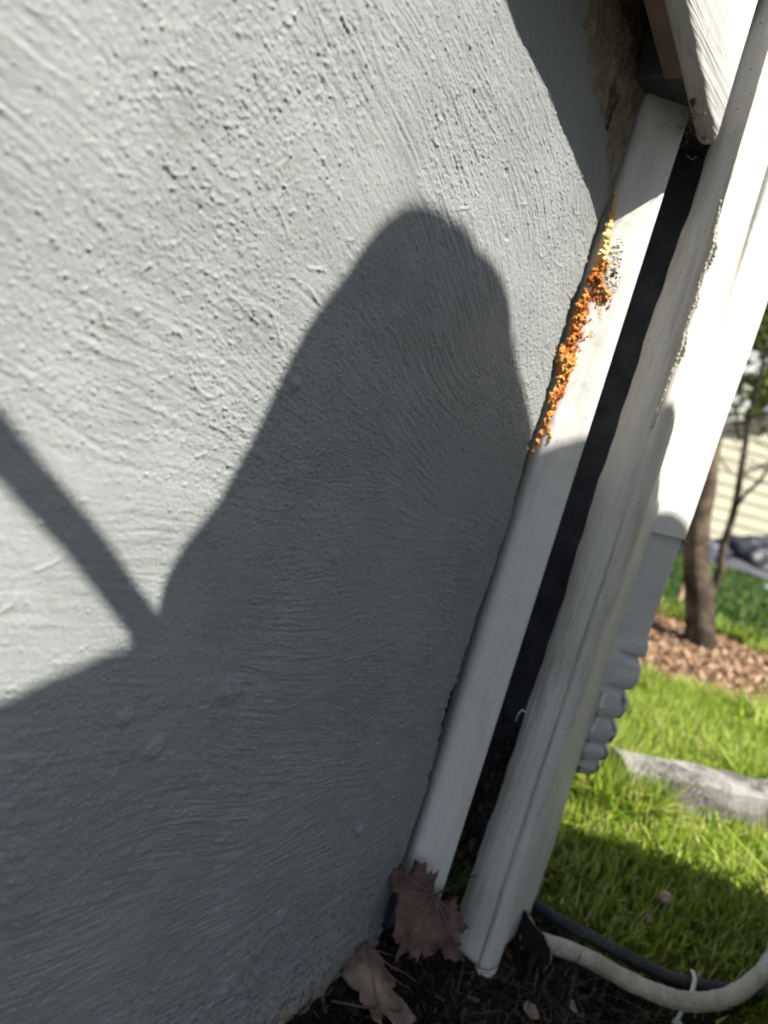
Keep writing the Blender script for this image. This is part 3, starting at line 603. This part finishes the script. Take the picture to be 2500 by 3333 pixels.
def leaf(name, outline, size, origin, ex, ey, bend, mat, label, cat, veins=True, stem=None, seed=0, th=.0004):
    """outline in leaf plane; ex, ey world axes"""
    bm = bmesh.new(); vs = [bm.verts.new((x, y, 0)) for x, y in outline]; bm.faces.new(vs)
    bmesh.ops.triangulate(bm, faces=bm.faces[:]); 
    for _ in range(4): bmesh.ops.subdivide_edges(bm, edges=[e for e in bm.edges if e.calc_length() > .07], cuts=1, use_grid_fill=False); bmesh.ops.triangulate(bm, faces=[f for f in bm.faces if len(f.verts) > 3])
    ex, ey = Vector(ex).normalized(), Vector(ey).normalized(); en = ex.cross(ey)
    co = np.array([v.co[:] for v in bm.verts]); 
    def zf(x, y):
        n = vnoise(x*3.1+seed, y*3.1, 0*x, seed)*.10+vnoise(x*8+seed, y*8, 0*x, seed+1)*.035
        return n+bend[0]*x*x+bend[1]*y*y+bend[2]*x*y+bend[3]*np.abs(x)
    jx = .02*vnoise(co[:, 0]*14, co[:, 1]*14, co[:, 0]*0, seed+5)
    Z = zf(co[:, 0], co[:, 1]); o0 = Vector(origin)
    for v, z, j in zip(bm.verts, Z, jx): v.co = o0+(ex*(v.co.x+j)+ey*(v.co.y+j)+en*z)*size
    for f in bm.faces: f.smooth = True
    me = bpy.data.meshes.new(name); bm.to_mesh(me); bm.free(); o = link(name, me, mat)
    md = o.modifiers.new('thick', 'SOLIDIFY'); md.thickness = th
    tag(o, label, cat)
    W_ = lambda x, y: o0+(ex*x+ey*y+en*(float(zf(np.array([x]), np.array([y]))[0])-.010))*size
    if veins:
        V = []; Fc = []
        for tip in ((0, .98), (.55, .36), (-.55, .35), (.45, -.07), (-.45, -.07), (.75, .2), (-.75, .18)):
            addtube(V, Fc, [W_(tip[0]*t, tip[1]*t) for t in np.linspace(0, .95, 8)], [size*.014*(1-.7*t) for t in np.linspace(0, 1, 8)], 5)
        mesh_pd('vein', V, Fc, simple(name+'_vein', (.22, .15, .12), (.17, .11, .085), 60, .8, 0), o, True)
    if stem: tube('stem', spline([W_(0, 0)]+[Vector(s) for s in stem], 6), .0011, simple(name+'_stem', (.06, .03, .025), (.09, .05, .04), 60, .6, 0), o, 6)
    return o
ml = simple('red_leaf', (.055, .032, .028), (.17, .10, .08), 45, .75, .0006, 120)
leaf('maple_leaf', MAPLE, .072, (.722, -.043, .054), (.26, -.78, -.50), (-.60, .10, -.80), (.32, -.38, .15, -.42), ml, 'reddish brown dead maple leaf propped against the foot of the white trim strip', 'leaf', True, [(.762, -.038, .045), (.772, -.052, .062), (.778, -.060, .072)], 3)
BR = [(0, -.04), (.16, -.02), (.26, .06), (.22, .16), (.36, .22), (.38, .34), (.30, .42), (.44, .50), (.50, .60), (.44, .68), (.58, .72), (.40, .80), (.48, .98), (.56, 1.22), (.36, 1.10), (.30, .98), (.14, .96), (.02, .84), (-.06, 1.02), (-.16, .96), (-.14, .80), (-.24, .70), (-.20, .60), (-.34, .52), (-.42, .40), (-.28, .30), (-.38, .18), (-.30, .04), (-.16, .06)]
mb_ = simple('tan_leaf', (.13, .095, .072), (.28, .21, .165), 38, .8, .0006, 120)
leaf('torn_leaf', BR, .080, (.660, -.010, -.008), (.55, -.75, .10), (-.40, -.75, -.38), (.35, -.2, .3, .35), mb_, 'torn tan dead leaf leaning on the base of the stucco wall', 'leaf', True, None, 8)
# black fabric flap with a frayed pale rim
FL = [(0, 0), (.25, .10), (.45, .02), (.62, .20), (.85, .30), (.95, .55), (.84, .78), (.98, 1.0), (.70, 1.05), (.4, .95), (.1, 1.0), (-.1, .6), (-.05, .3)]
MBF = simple('black_fabric', (.008, .008, .009), (.014, .014, .015), 50, .95, .0006)
def P3(f): return f
fl_o = Vector((.893, -.083, -.004))
leaf('fabric_flap', [(0, 0), (.3, -.03), (.55, -.12), (.8, -.10), (1.0, -.25), (1.08, -.5), (1.0, -.8), (1.04, -1.0), (.5, -1.1), (.0, -1.05), (-.1, -.5)], .062, fl_o, (-.25, -.90, .0), (-.10, .0, 1.0), (.1, .05, 0, 0), MBF, 'black landscape fabric flap standing beside the foot of the corner board', 'fabric', False, None, 5, .0012)
rim = [(0.02, 0), (.3, -.03), (.55, -.12), (.8, -.10), (1.0, -.25), (1.08, -.5), (1.0, -.8), (1.04, -1.0)]
bpy.data.objects['fabric_flap'].modifiers['thick'].offset = 0
ex_, ey_ = Vector((-.25, -.90, 0)).normalized(), Vector((-.10, 0, 1)).normalized(); V = []; Fc = []
rp = spline([fl_o+(ex_*x+ey_*y)*.062+Vector((-.0006, 0, 0)) for x, y in rim], 7)
rad = [max(.0005, .0018*(.55+.7*float(vnoise(np.array([i*.37]), np.array([0.]), np.array([0.]), 4)[0]))) for i in range(len(rp))]
addtube(V, Fc, rp, rad, 6); mesh_pd('frayed_rim', V, Fc, simple('pale_fray', (.42, .36, .24), (.28, .22, .14), 150, .9, .001), bpy.data.objects['fabric_flap'], True)
# pebbles and bits
lumps('white_pebble', [((.770, -.035, -.012), (.010, .008, .011))], simple('pebble_white', (.40, .38, .32), (.5, .47, .40), 60, .6, .0005), None, 3, .12, 1.2); tag(bpy.data.objects['white_pebble'], 'small off-white pebble under the reddish maple leaf', 'pebble')
lumps('pink_pebble', [((1.165, -.205, -.030), (.011, .011, .010))], simple('pebble_pink', (.48, .30, .26), (.56, .38, .33), 60, .6, .0005), None, 3, .15, 1.2); tag(bpy.data.objects['pink_pebble'], 'pinkish round pebble lying in the shaded grass', 'pebble')
LO = [(0, 0), (.3, .1), (.5, .4), (.4, .8), (.1, 1), (-.25, .85), (-.3, .4)]
for i, (x, y, a, s, mt, lb) in enumerate([(.80, -.175, .4, .022, mb_, 'small curled brown leaf scrap on black soil between the torn leaf and the cable tie'), (.735, -.20, 2.2, .016, ml, 'tiny dark red leaf scrap on the soil at the bottom edge'), (.86, -.20, 1.1, .018, mb_, 'brown leaf scrap on the soil below the cream hose'), (1.00, -.045, .2, .018, mb_, 'small pinkish leaf scrap in the grass right of the corner board')]):
    leaf('leaf_scrap', LO, s, (x, y, gz1(x, y)+.004), (math.cos(a), math.sin(a), .15), (-math.sin(a), math.cos(a), .25), (.2, .2, .1, .2), mt, lb, 'leaf', False, None, 11+i)
V = []; Fc = []
TW = [[(.60, -.02, -.035), (.62, -.05, -.03), (.655, -.075, -.035)], [(.81, -.21, -.045), (.84, -.24, -.035), (.87, -.30, -.04)], [(.76, -.22, -.045), (.80, -.23, -.03), (.83, -.22, -.04), (.86, -.24, -.045)]]
mt = simple('twig_bark', (.07, .05, .035), (.13, .10, .07), 80, .9, .0004)
for i, (p, lb) in enumerate(zip(TW, ['thin bare twig lying along the foot of the stucco wall', 'thin twig on soil near the cable tie', 'bent twig on soil at the bottom of the view'])):
    o = tube('twig', spline(p, 6), [.0012]*(6*(len(p)-1)+1), mt, None, 6); tag(o, lb, 'twig')

# ================================================================ trees, house and clutter beyond the lawn
MBK = M('tree_bark', .9, .2); MBK.col(MBK.mix(MBK.noise(7, 5, .6, None, .45, .6), (.050, .036, .028), (.16, .125, .085))); MBK.bump(MBK.noise(40, 6, .7, (1, 1, .25), .2, .8), .012); MBK = MBK.m
def gP(az, r): p = P(az, r); p.z = gz1(p.x, p.y); return p
def pe(az, el, r): p = P(az, r); p.z = .6+r*math.tan(R_(el)); return p
TRK = [(11.16, -11.84), (11.33, -11.33), (12.44, -8.24), (13.06, -6.8), (13.6, -5.32), (14.16, -2.98), (14.34, -1.38), (14.61, 0.18), (14.97, 2.14), (15.75, 6.14)]
t1 = empty('garden_tree', gP(11.3, 3.1), 'slender brown tree trunk rising from the mulch bed beside the downspout', 'tree')
tr = [pe(a_, e_, 3.1) for a_, e_ in TRK]+[pe(16.2, 14, 3.2), pe(17, 26, 3.3)]
sp_ = spline(tr, 8); nn = len(sp_)
tube('trunk', sp_, [.080 if i < 2 else .060-.030*i/nn for i in range(nn)], MBK, t1, 14)
ML1 = tintmat('evergreen_leaf', [(.025, .035, .01), (.05, .07, .015), (.10, .13, .025), (.20, .24, .05)], .6, .35)
def crown(name, centre, rad, n, sz, mat, parent, seed=0, gap=.0):
    r = np.random.default_rng(seed); P_ = []
    while len(P_) < n:
        q = r.uniform(-1, 1, (n*3, 3)); q = q[(q**2).sum(1) < 1]; s = q*2.6+seed
        k = vnoise(s[:, 0], s[:, 1], s[:, 2], seed)+.35*vnoise(s[:, 0]*2.6, s[:, 1]*2.6, s[:, 2]*2.6, seed) > gap; P_ += list(q[k])
    Q = np.array(P_[:n])*np.array(rad)+np.array(centre); a = r.normal(size=(n, 3)); a /= np.linalg.norm(a, axis=1)[:, None]; b = np.cross(a, r.normal(size=(n, 3))); b /= np.linalg.norm(b, axis=1)[:, None]
    s = sz*r.uniform(.5, 1.4, n)[:, None]; V = np.stack([Q-a*s, Q+b*s*.45, Q+a*s, Q-b*s*.45], 1)
    return mesh_np(name, V.reshape(-1, 3), np.arange(n*4).reshape(n, 4), mat, parent, False, {'tint': np.repeat(r.random(n), 4)})
crown('crown', (3.4, .75, 2.3), (.7, .5, .75), 2500, .05, ML1, t1, 3, .1)
t2 = empty('young_tree', gP(11.65, 5.0), 'thin forked young tree in front of the pale house siding', 'tree')
st_ = spline([gP(11.65, 5.0), pe(11.6, -6.4, 5), pe(11.95, -4.7, 5), pe(12.1, -1.9, 5), pe(12.65, 1.5, 5), pe(13.2, 4.8, 5), pe(13.6, 9, 5), pe(14.4, 15, 5)], 7)
tube('trunk', st_, [.030-.020*i/len(st_) for i in range(len(st_))], MBK, t2, 9)
V = []; Fc = []
def twigs(base, d, L, r, dep):
    pts = [base]; dd = Vector(d).normalized()
    for i in range(5): dd = (dd+Vector(rng.normal(0, .16, 3))).normalized(); pts.append(pts[-1]+dd*L/5)
    addtube(V, Fc, pts, [r*(1-.6*i/5) for i in range(6)], 5)
    if dep:
        for i in range(4): twigs(pts[rng.integers(1, 6)], dd+Vector(rng.normal(0, .75, 3)), L*.6, r*.5, dep-1)
fk = pe(12.1, -1.9, 5); twigs(fk, pe(10.5, 1.4, 4.9)-fk, .55, .014, 2)
for e_, s_ in ((.5, 1), (2.5, -1), (4.5, 1), (6.5, -1), (8, 1)): b_ = pe(12.4+.12*e_, e_, 5); twigs(b_, Vector((0, -s_*.6, .5)), .6, .008, 2)
mesh_pd('branch', V, Fc, MBK, t2, True)
crown('crown', (5.0, 1.0, 1.55), (.8, .55, .75), 1600, .035, ML1, t2, 5, .1)
t3 = empty('garden_stake', gP(13.6, 3.75), 'thin tan wooden stake in the lawn left of the tree trunk', 'stake')
tube('stake_pole', [pe(13.6, -10.9, 3.75)+Vector((0, 0, -.05)), pe(13.6, -9.6, 3.75), pe(13.35, -6.9, 3.75)], [.017, .016, .014], simple('tan_wood', (.36, .24, .14), (.46, .33, .20), 30, .8, .001), t3, 8)
# neighbour's house
hs = empty('neighbour_house', P(12, 13, -.75), "neighbour's cream-sided house with a grey roof edge seen past the tree", 'house')
A0, B0 = P(17.2, 12.4), P(3, 14.2); dd = (B0-A0); Lh = dd.length; dd.normalize(); nn_ = Vector((dd.y, -dd.x, 0)); nn_ = nn_ if nn_.dot(CAM-A0) > 0 else -nn_
rows = []; z = -1.0; c_ = .19
while z < 2.6: rows += [(z, .012), (z+c_, .0)]; z += c_
V = [];
for z, o_ in rows: V += [A0+dd*max(0, (z-1.0)/.42)+nn_*o_+Vector((0, 0, z)), B0+nn_*o_+Vector((0, 0, z))]
V += [A0-nn_*4+Vector((0, 0, rows[-1][0])), B0-nn_*4+Vector((0, 0, rows[-1][0])), A0-nn_*4+Vector((0, 0, -1)), B0-nn_*4+Vector((0, 0, -1))]
Fc = [(2*i, 2*i+1, 2*i+3, 2*i+2) for i in range(len(rows)-1)]; k_ = 2*len(rows); Fc += [(k_-2, k_-1, k_+1, k_), (k_, k_+1, k_+3, k_+2)]
mesh_pd('siding_wall', V, Fc, simple('cream_siding', (.60, .55, .42), (.66, .61, .47), 3, .6, 0), hs)
ez_ = rows[-1][0]
def rk(t): return 1.22+.155*t*1.0          # gable rake height along the wall
V = []
for t in (-.4, Lh+.4):
    p = A0+dd*t; z0 = 1.0+.42*t
    V += [p+nn_*.06+Vector((0, 0, z0)), p+nn_*.06+Vector((0, 0, z0+.17)), p-nn_*4.4+Vector((0, 0, z0+.17)), p-nn_*4.4+Vector((0, 0, z0))]
mesh_pd('roof', V, [(0, 1, 2, 3), (7, 6, 5, 4), (0, 4, 5, 1), (1, 5, 6, 2), (2, 6, 7, 3), (3, 7, 4, 0)], simple('roof_shingle', (.10, .09, .085), (.16, .145, .135), 8, .9, .01), hs)
V = []; Fc = []; q = P(14.0, 12.8)+nn_*.06
for z in (-1.0, ez_-.05): V += [q-dd*.16+Vector((0, 0, z)), q+dd*.16+Vector((0, 0, z)), q+dd*.16-nn_*.1+Vector((0, 0, z)), q-dd*.16-nn_*.1+Vector((0, 0, z))]
mesh_pd('corner_trim', V, [(0, 1, 2, 3), (4, 5, 6, 7), (0, 1, 5, 4), (1, 2, 6, 5), (2, 3, 7, 6), (3, 0, 4, 7)], simple('house_trim', (.72, .74, .76), (.78, .78, .78), 3, .6, 0), hs)
# dark tarp heap and pale rubble
def heap(name, az, r, size, mat, label, cat, seed, zt=0):
    p = gP(az, r); bm = bmesh.new(); bmesh.ops.create_icosphere(bm, subdivisions=5, radius=1); V = np.array([v.co[:] for v in bm.verts]); Fc = np.array([[v.index for v in f.verts] for f in bm.faces]); bm.free()
    d = 1+.25*vnoise(V[:, 0]*2, V[:, 1]*2, V[:, 2]*2, seed)+.10*vnoise(V[:, 0]*6, V[:, 1]*6, V[:, 2]*6, seed+1)+.04*vnoise(V[:, 0]*14, V[:, 1]*14, V[:, 2]*14, seed+2)
    V = V*d[:, None]*np.array(size)+np.array(p)+np.array([0, 0, size[2]*.35]); o = mesh_np(name, V, Fc, mat, None, True); return tag(o, label, cat)
heap('tarp_heap', 8.8, 9.6, (.55, .62, .36), simple('black_tarp', (.008, .008, .012), (.018, .02, .03), 3, .45, .02, 6), 'low black covered heap in front of the cream house at the right edge', 'tarp', 2)
heap('tarp_heap', 10.9, 10.6, (.45, .40, .15), simple('navy_tarp', (.006, .007, .012), (.012, .014, .02), 3, .4, .02, 6), 'flat dark heap between the young tree and the larger black heap', 'tarp', 5)
heap('stone_pile', 11.2, 8.9, (.3, .75, .10), simple('grey_stones', (.04, .042, .05), (.09, .092, .10), 9, .8, .02), 'low blue-grey stones in shade below the dark heaps', 'stones', 7)
heap('white_sack', 7.7, 7.2, (.12, .14, .08), simple('sack_white', (.32, .34, .39), (.42, .43, .47), 4, .6, .01), 'crumpled whitish sack on the lawn at the right edge below the black heap', 'sack', 9)
heap('blue_tarp', 13.9, 8.8, (.3, .40, .24), simple('blue_plastic', (.010, .013, .03), (.02, .025, .045), 4, .5, .01), 'dark blue heap just left of the tree trunk', 'tarp', 12)
# evergreens behind the house
for i, (az, r, h_, rad, n, lb) in enumerate([(13.8, 21, 3.2, (3.2, 3.2, 3.0), 16000, 'dense dark evergreen tree rising behind the neighbour house roof'), (9.0, 23, 4.5, (3.6, 3.6, 4.6), 14000, 'taller evergreen tree at the far right behind the roof'), (18.5, 24, 5.5, (3.6, 3.6, 4.5), 9000, 'evergreen tree hidden mostly behind the white downspout')]):
    b_ = P(az, r, -.9); e = empty('evergreen_tree', b_, lb, 'tree', 'evergreens behind the house')
    tube('trunk', [b_, b_+Vector((.1, .1, h_)), b_+Vector((0, .1, h_+rad[2]*.8))], [.22, .16, .04], MBK, e, 10)
    crown('crown', (b_.x, b_.y, h_), rad, n, .17, ML1, e, 21+i, .0)

# ================================================================ person leaning in (outside the view, casting the shadow)
def remesh(name, prim, mat, parent, vox):
    V = []; Fc = []; bm = bmesh.new(); bmesh.ops.create_icosphere(bm, subdivisions=3, radius=1); bv = [v.co.copy() for v in bm.verts]; bf = [[v.index for v in f.verts] for f in bm.faces]; bm.free()
    for pr in prim:
        if len(pr) == 2:
            p, r = pr; r = r if hasattr(r, '__len__') else (r, r, r); i = len(V); V += [Vector((p[0]+v.x*r[0], p[1]+v.y*r[1], p[2]+v.z*r[2])) for v in bv]; Fc += [tuple(i+k for k in f) for f in bf]
        else:
            a, ra, b, rb_ = pr; a, b = Vector(a), Vector(b)
            for t in np.linspace(0, 1, max(2, int((b-a).length/(min(ra, rb_)*.45))+1)):
                r = ra+(rb_-ra)*t; c_ = a.lerp(b, t); i = len(V); V += [c_+v*r for v in bv]; Fc += [tuple(i+k for k in f) for f in bf]
    me = bpy.data.meshes.new(name); me.from_pydata(V, [], Fc); o = link(name, me, mat, parent)
    md = o.modifiers.new('remesh', 'REMESH'); md.mode = 'VOXEL'; md.voxel_size = vox; md.use_smooth_shade = True
    sm_ = o.modifiers.new('smooth', 'SMOOTH'); sm_.iterations = 4; sm_.factor = .5
    return o
pb = empty('person', (1.1, -.62, -.05), 'person in a grey coat leaning towards the wall, known from the broad round-headed shadow', 'person')
skin = simple('skin', (.50, .30, .22), (.56, .35, .27), 20, .5, .0003)
def sh(u, v, k=1.26): return tuple(Vector((u, 0, v))+S*k)
hd = Vector(sh(.455, .565)); hand = Vector(sh(-.05, .205, .95))
body = [(tuple(hd), (.078, .082, .098)), (tuple(hd+Vector((-.05, .015, -.06))), (.04, .045, .04)), (tuple(hd+Vector((-.06, .045, -.02))), (.022, .022, .018)), (tuple(hd+Vector((-.078, .0, -.01))), (.010, .02, .03)), (tuple(hd+Vector((.078, .0, -.01))), (.010, .02, .03)),
        (tuple(hd+Vector((0, 0, -.05))), .058, sh(.50, .44), .07), (sh(.0, .225, .98), .034, tuple(hand), .026), (tuple(hand), (.045, .04, .022)), (sh(1.05, -.3), .10, sh(1.16, -1.05), .045), (sh(.85, -.3), .10, sh(.86, -1.05), .045), (sh(.5, .40), .10, sh(.8, -.1), .15), (sh(.8, -.1), .14, sh(1.0, -.3), .12)]
for i, (dy, L_) in enumerate([(-.028, .07), (-.010, .08), (.008, .075), (.026, .06)]):
    b0 = hand+Vector((-.03, dy*.8, -.01)); b1 = b0+Vector((-L_*.45, dy*.2, -.012)); b2 = b1+Vector((-.01, 0, -.025)); body += [(tuple(b0), .0095, tuple(b1), .009), (tuple(b1), .009, tuple(b2), .008)]
body.append((tuple(hand+Vector((.0, .03, .0))), .011, tuple(hand+Vector((-.035, .050, -.02))), .010))
remesh('body', body, skin, pb, .009)
remesh('hair', [(tuple(hd+Vector((.004, -.006, .012))), (.084, .084, .090)), (tuple(hd+Vector((.03, -.03, -.03))), (.06, .07, .08))], simple('brown_hair', (.03, .02, .014), (.07, .045, .03), 60, .6, .003), pb, .01)
CAPS = [(.442, .556, .079, .424, .50, .088), (.402, .462, .078, .372, .375, .078), (.462, .566, .072, .478, .566, .075), (.478, .566, .075, .494, .553, .075), (.494, .552, .075, .545, .532, .075), (.585, .512, .073, .652, .456, .073), (.66, .435, .074, .742, .392, .064), (.76, .330, .08, .82, .260, .08),
        (.86, .17, .105, .98, -.05, .115), (1.04, -.13, .12, 1.16, -.42, .115), (.5, .3, .2, .55, -.2, .2), (.75, .15, .16, .8, -.3, .2), (.3, .1, .12, .35, -.1, .12), (.2, .12, .09, .25, 0, .09), (.7, -.3, .2, .8, -.9, .2), (1.0, -.5, .15, 1.05, -.9, .13), (1.18, -.5, .11, 1.2, -.85, .11)]
ct = [(sh(a, b), c+.011, sh(d, e), f+.011) for a, b, c, d, e, f in CAPS]
ct += [(sh(.30, .33, 1.2), .042, sh(.25, .31, 1.15), .043), (sh(.25, .31, 1.15), .043, sh(.13, .265, 1.05), .041), (sh(.13, .265, 1.05), .041, sh(-.02, .215, .98), .038), (sh(.303, .36, 1.2), .030, sh(.304, .43, 1.22), .028)]
remesh('coat', ct, simple('grey_coat', (.17, .17, .175), (.22, .22, .225), 20, .85, .002), pb, .013)
remesh('trousers', [(sh(1.16, -.7), .11, sh(1.24, -1.10), .08), (sh(.85, -.7), .12, sh(.90, -1.10), .08)], simple('denim', (.05, .07, .12), (.08, .10, .16), 60, .85, .001), pb, .012)
for x in (.92, 1.28): remesh('shoe', [((x, -.60, -.005), (.048, .13, .035)), ((x, -.66, .03), (.045, .06, .05))], simple('shoe_leather', (.03, .025, .02), (.05, .04, .03), 50, .5, 0), pb, .008)
# straight pole leaning left of the person
pA, pB = Vector((.285, 0, .395))+S*.8, Vector((-.45, 0, 1.175))+S*.8
po = tube('straight_pole', [pA+(pA-pB).normalized()*.0, (pA+pB)/2, pB], .0078, simple('pole_wood', (.30, .22, .14), (.38, .28, .18), 40, .7, .001), None, 12)
tag(po, 'slim straight pole held out beside the person, known from its bar shadow on the wall', 'pole')

# ================================================================ render defaults
sc.render.engine = 'CYCLES'; sc.render.resolution_x = 768; sc.render.resolution_y = 1024
sc.cycles.max_bounces = 8
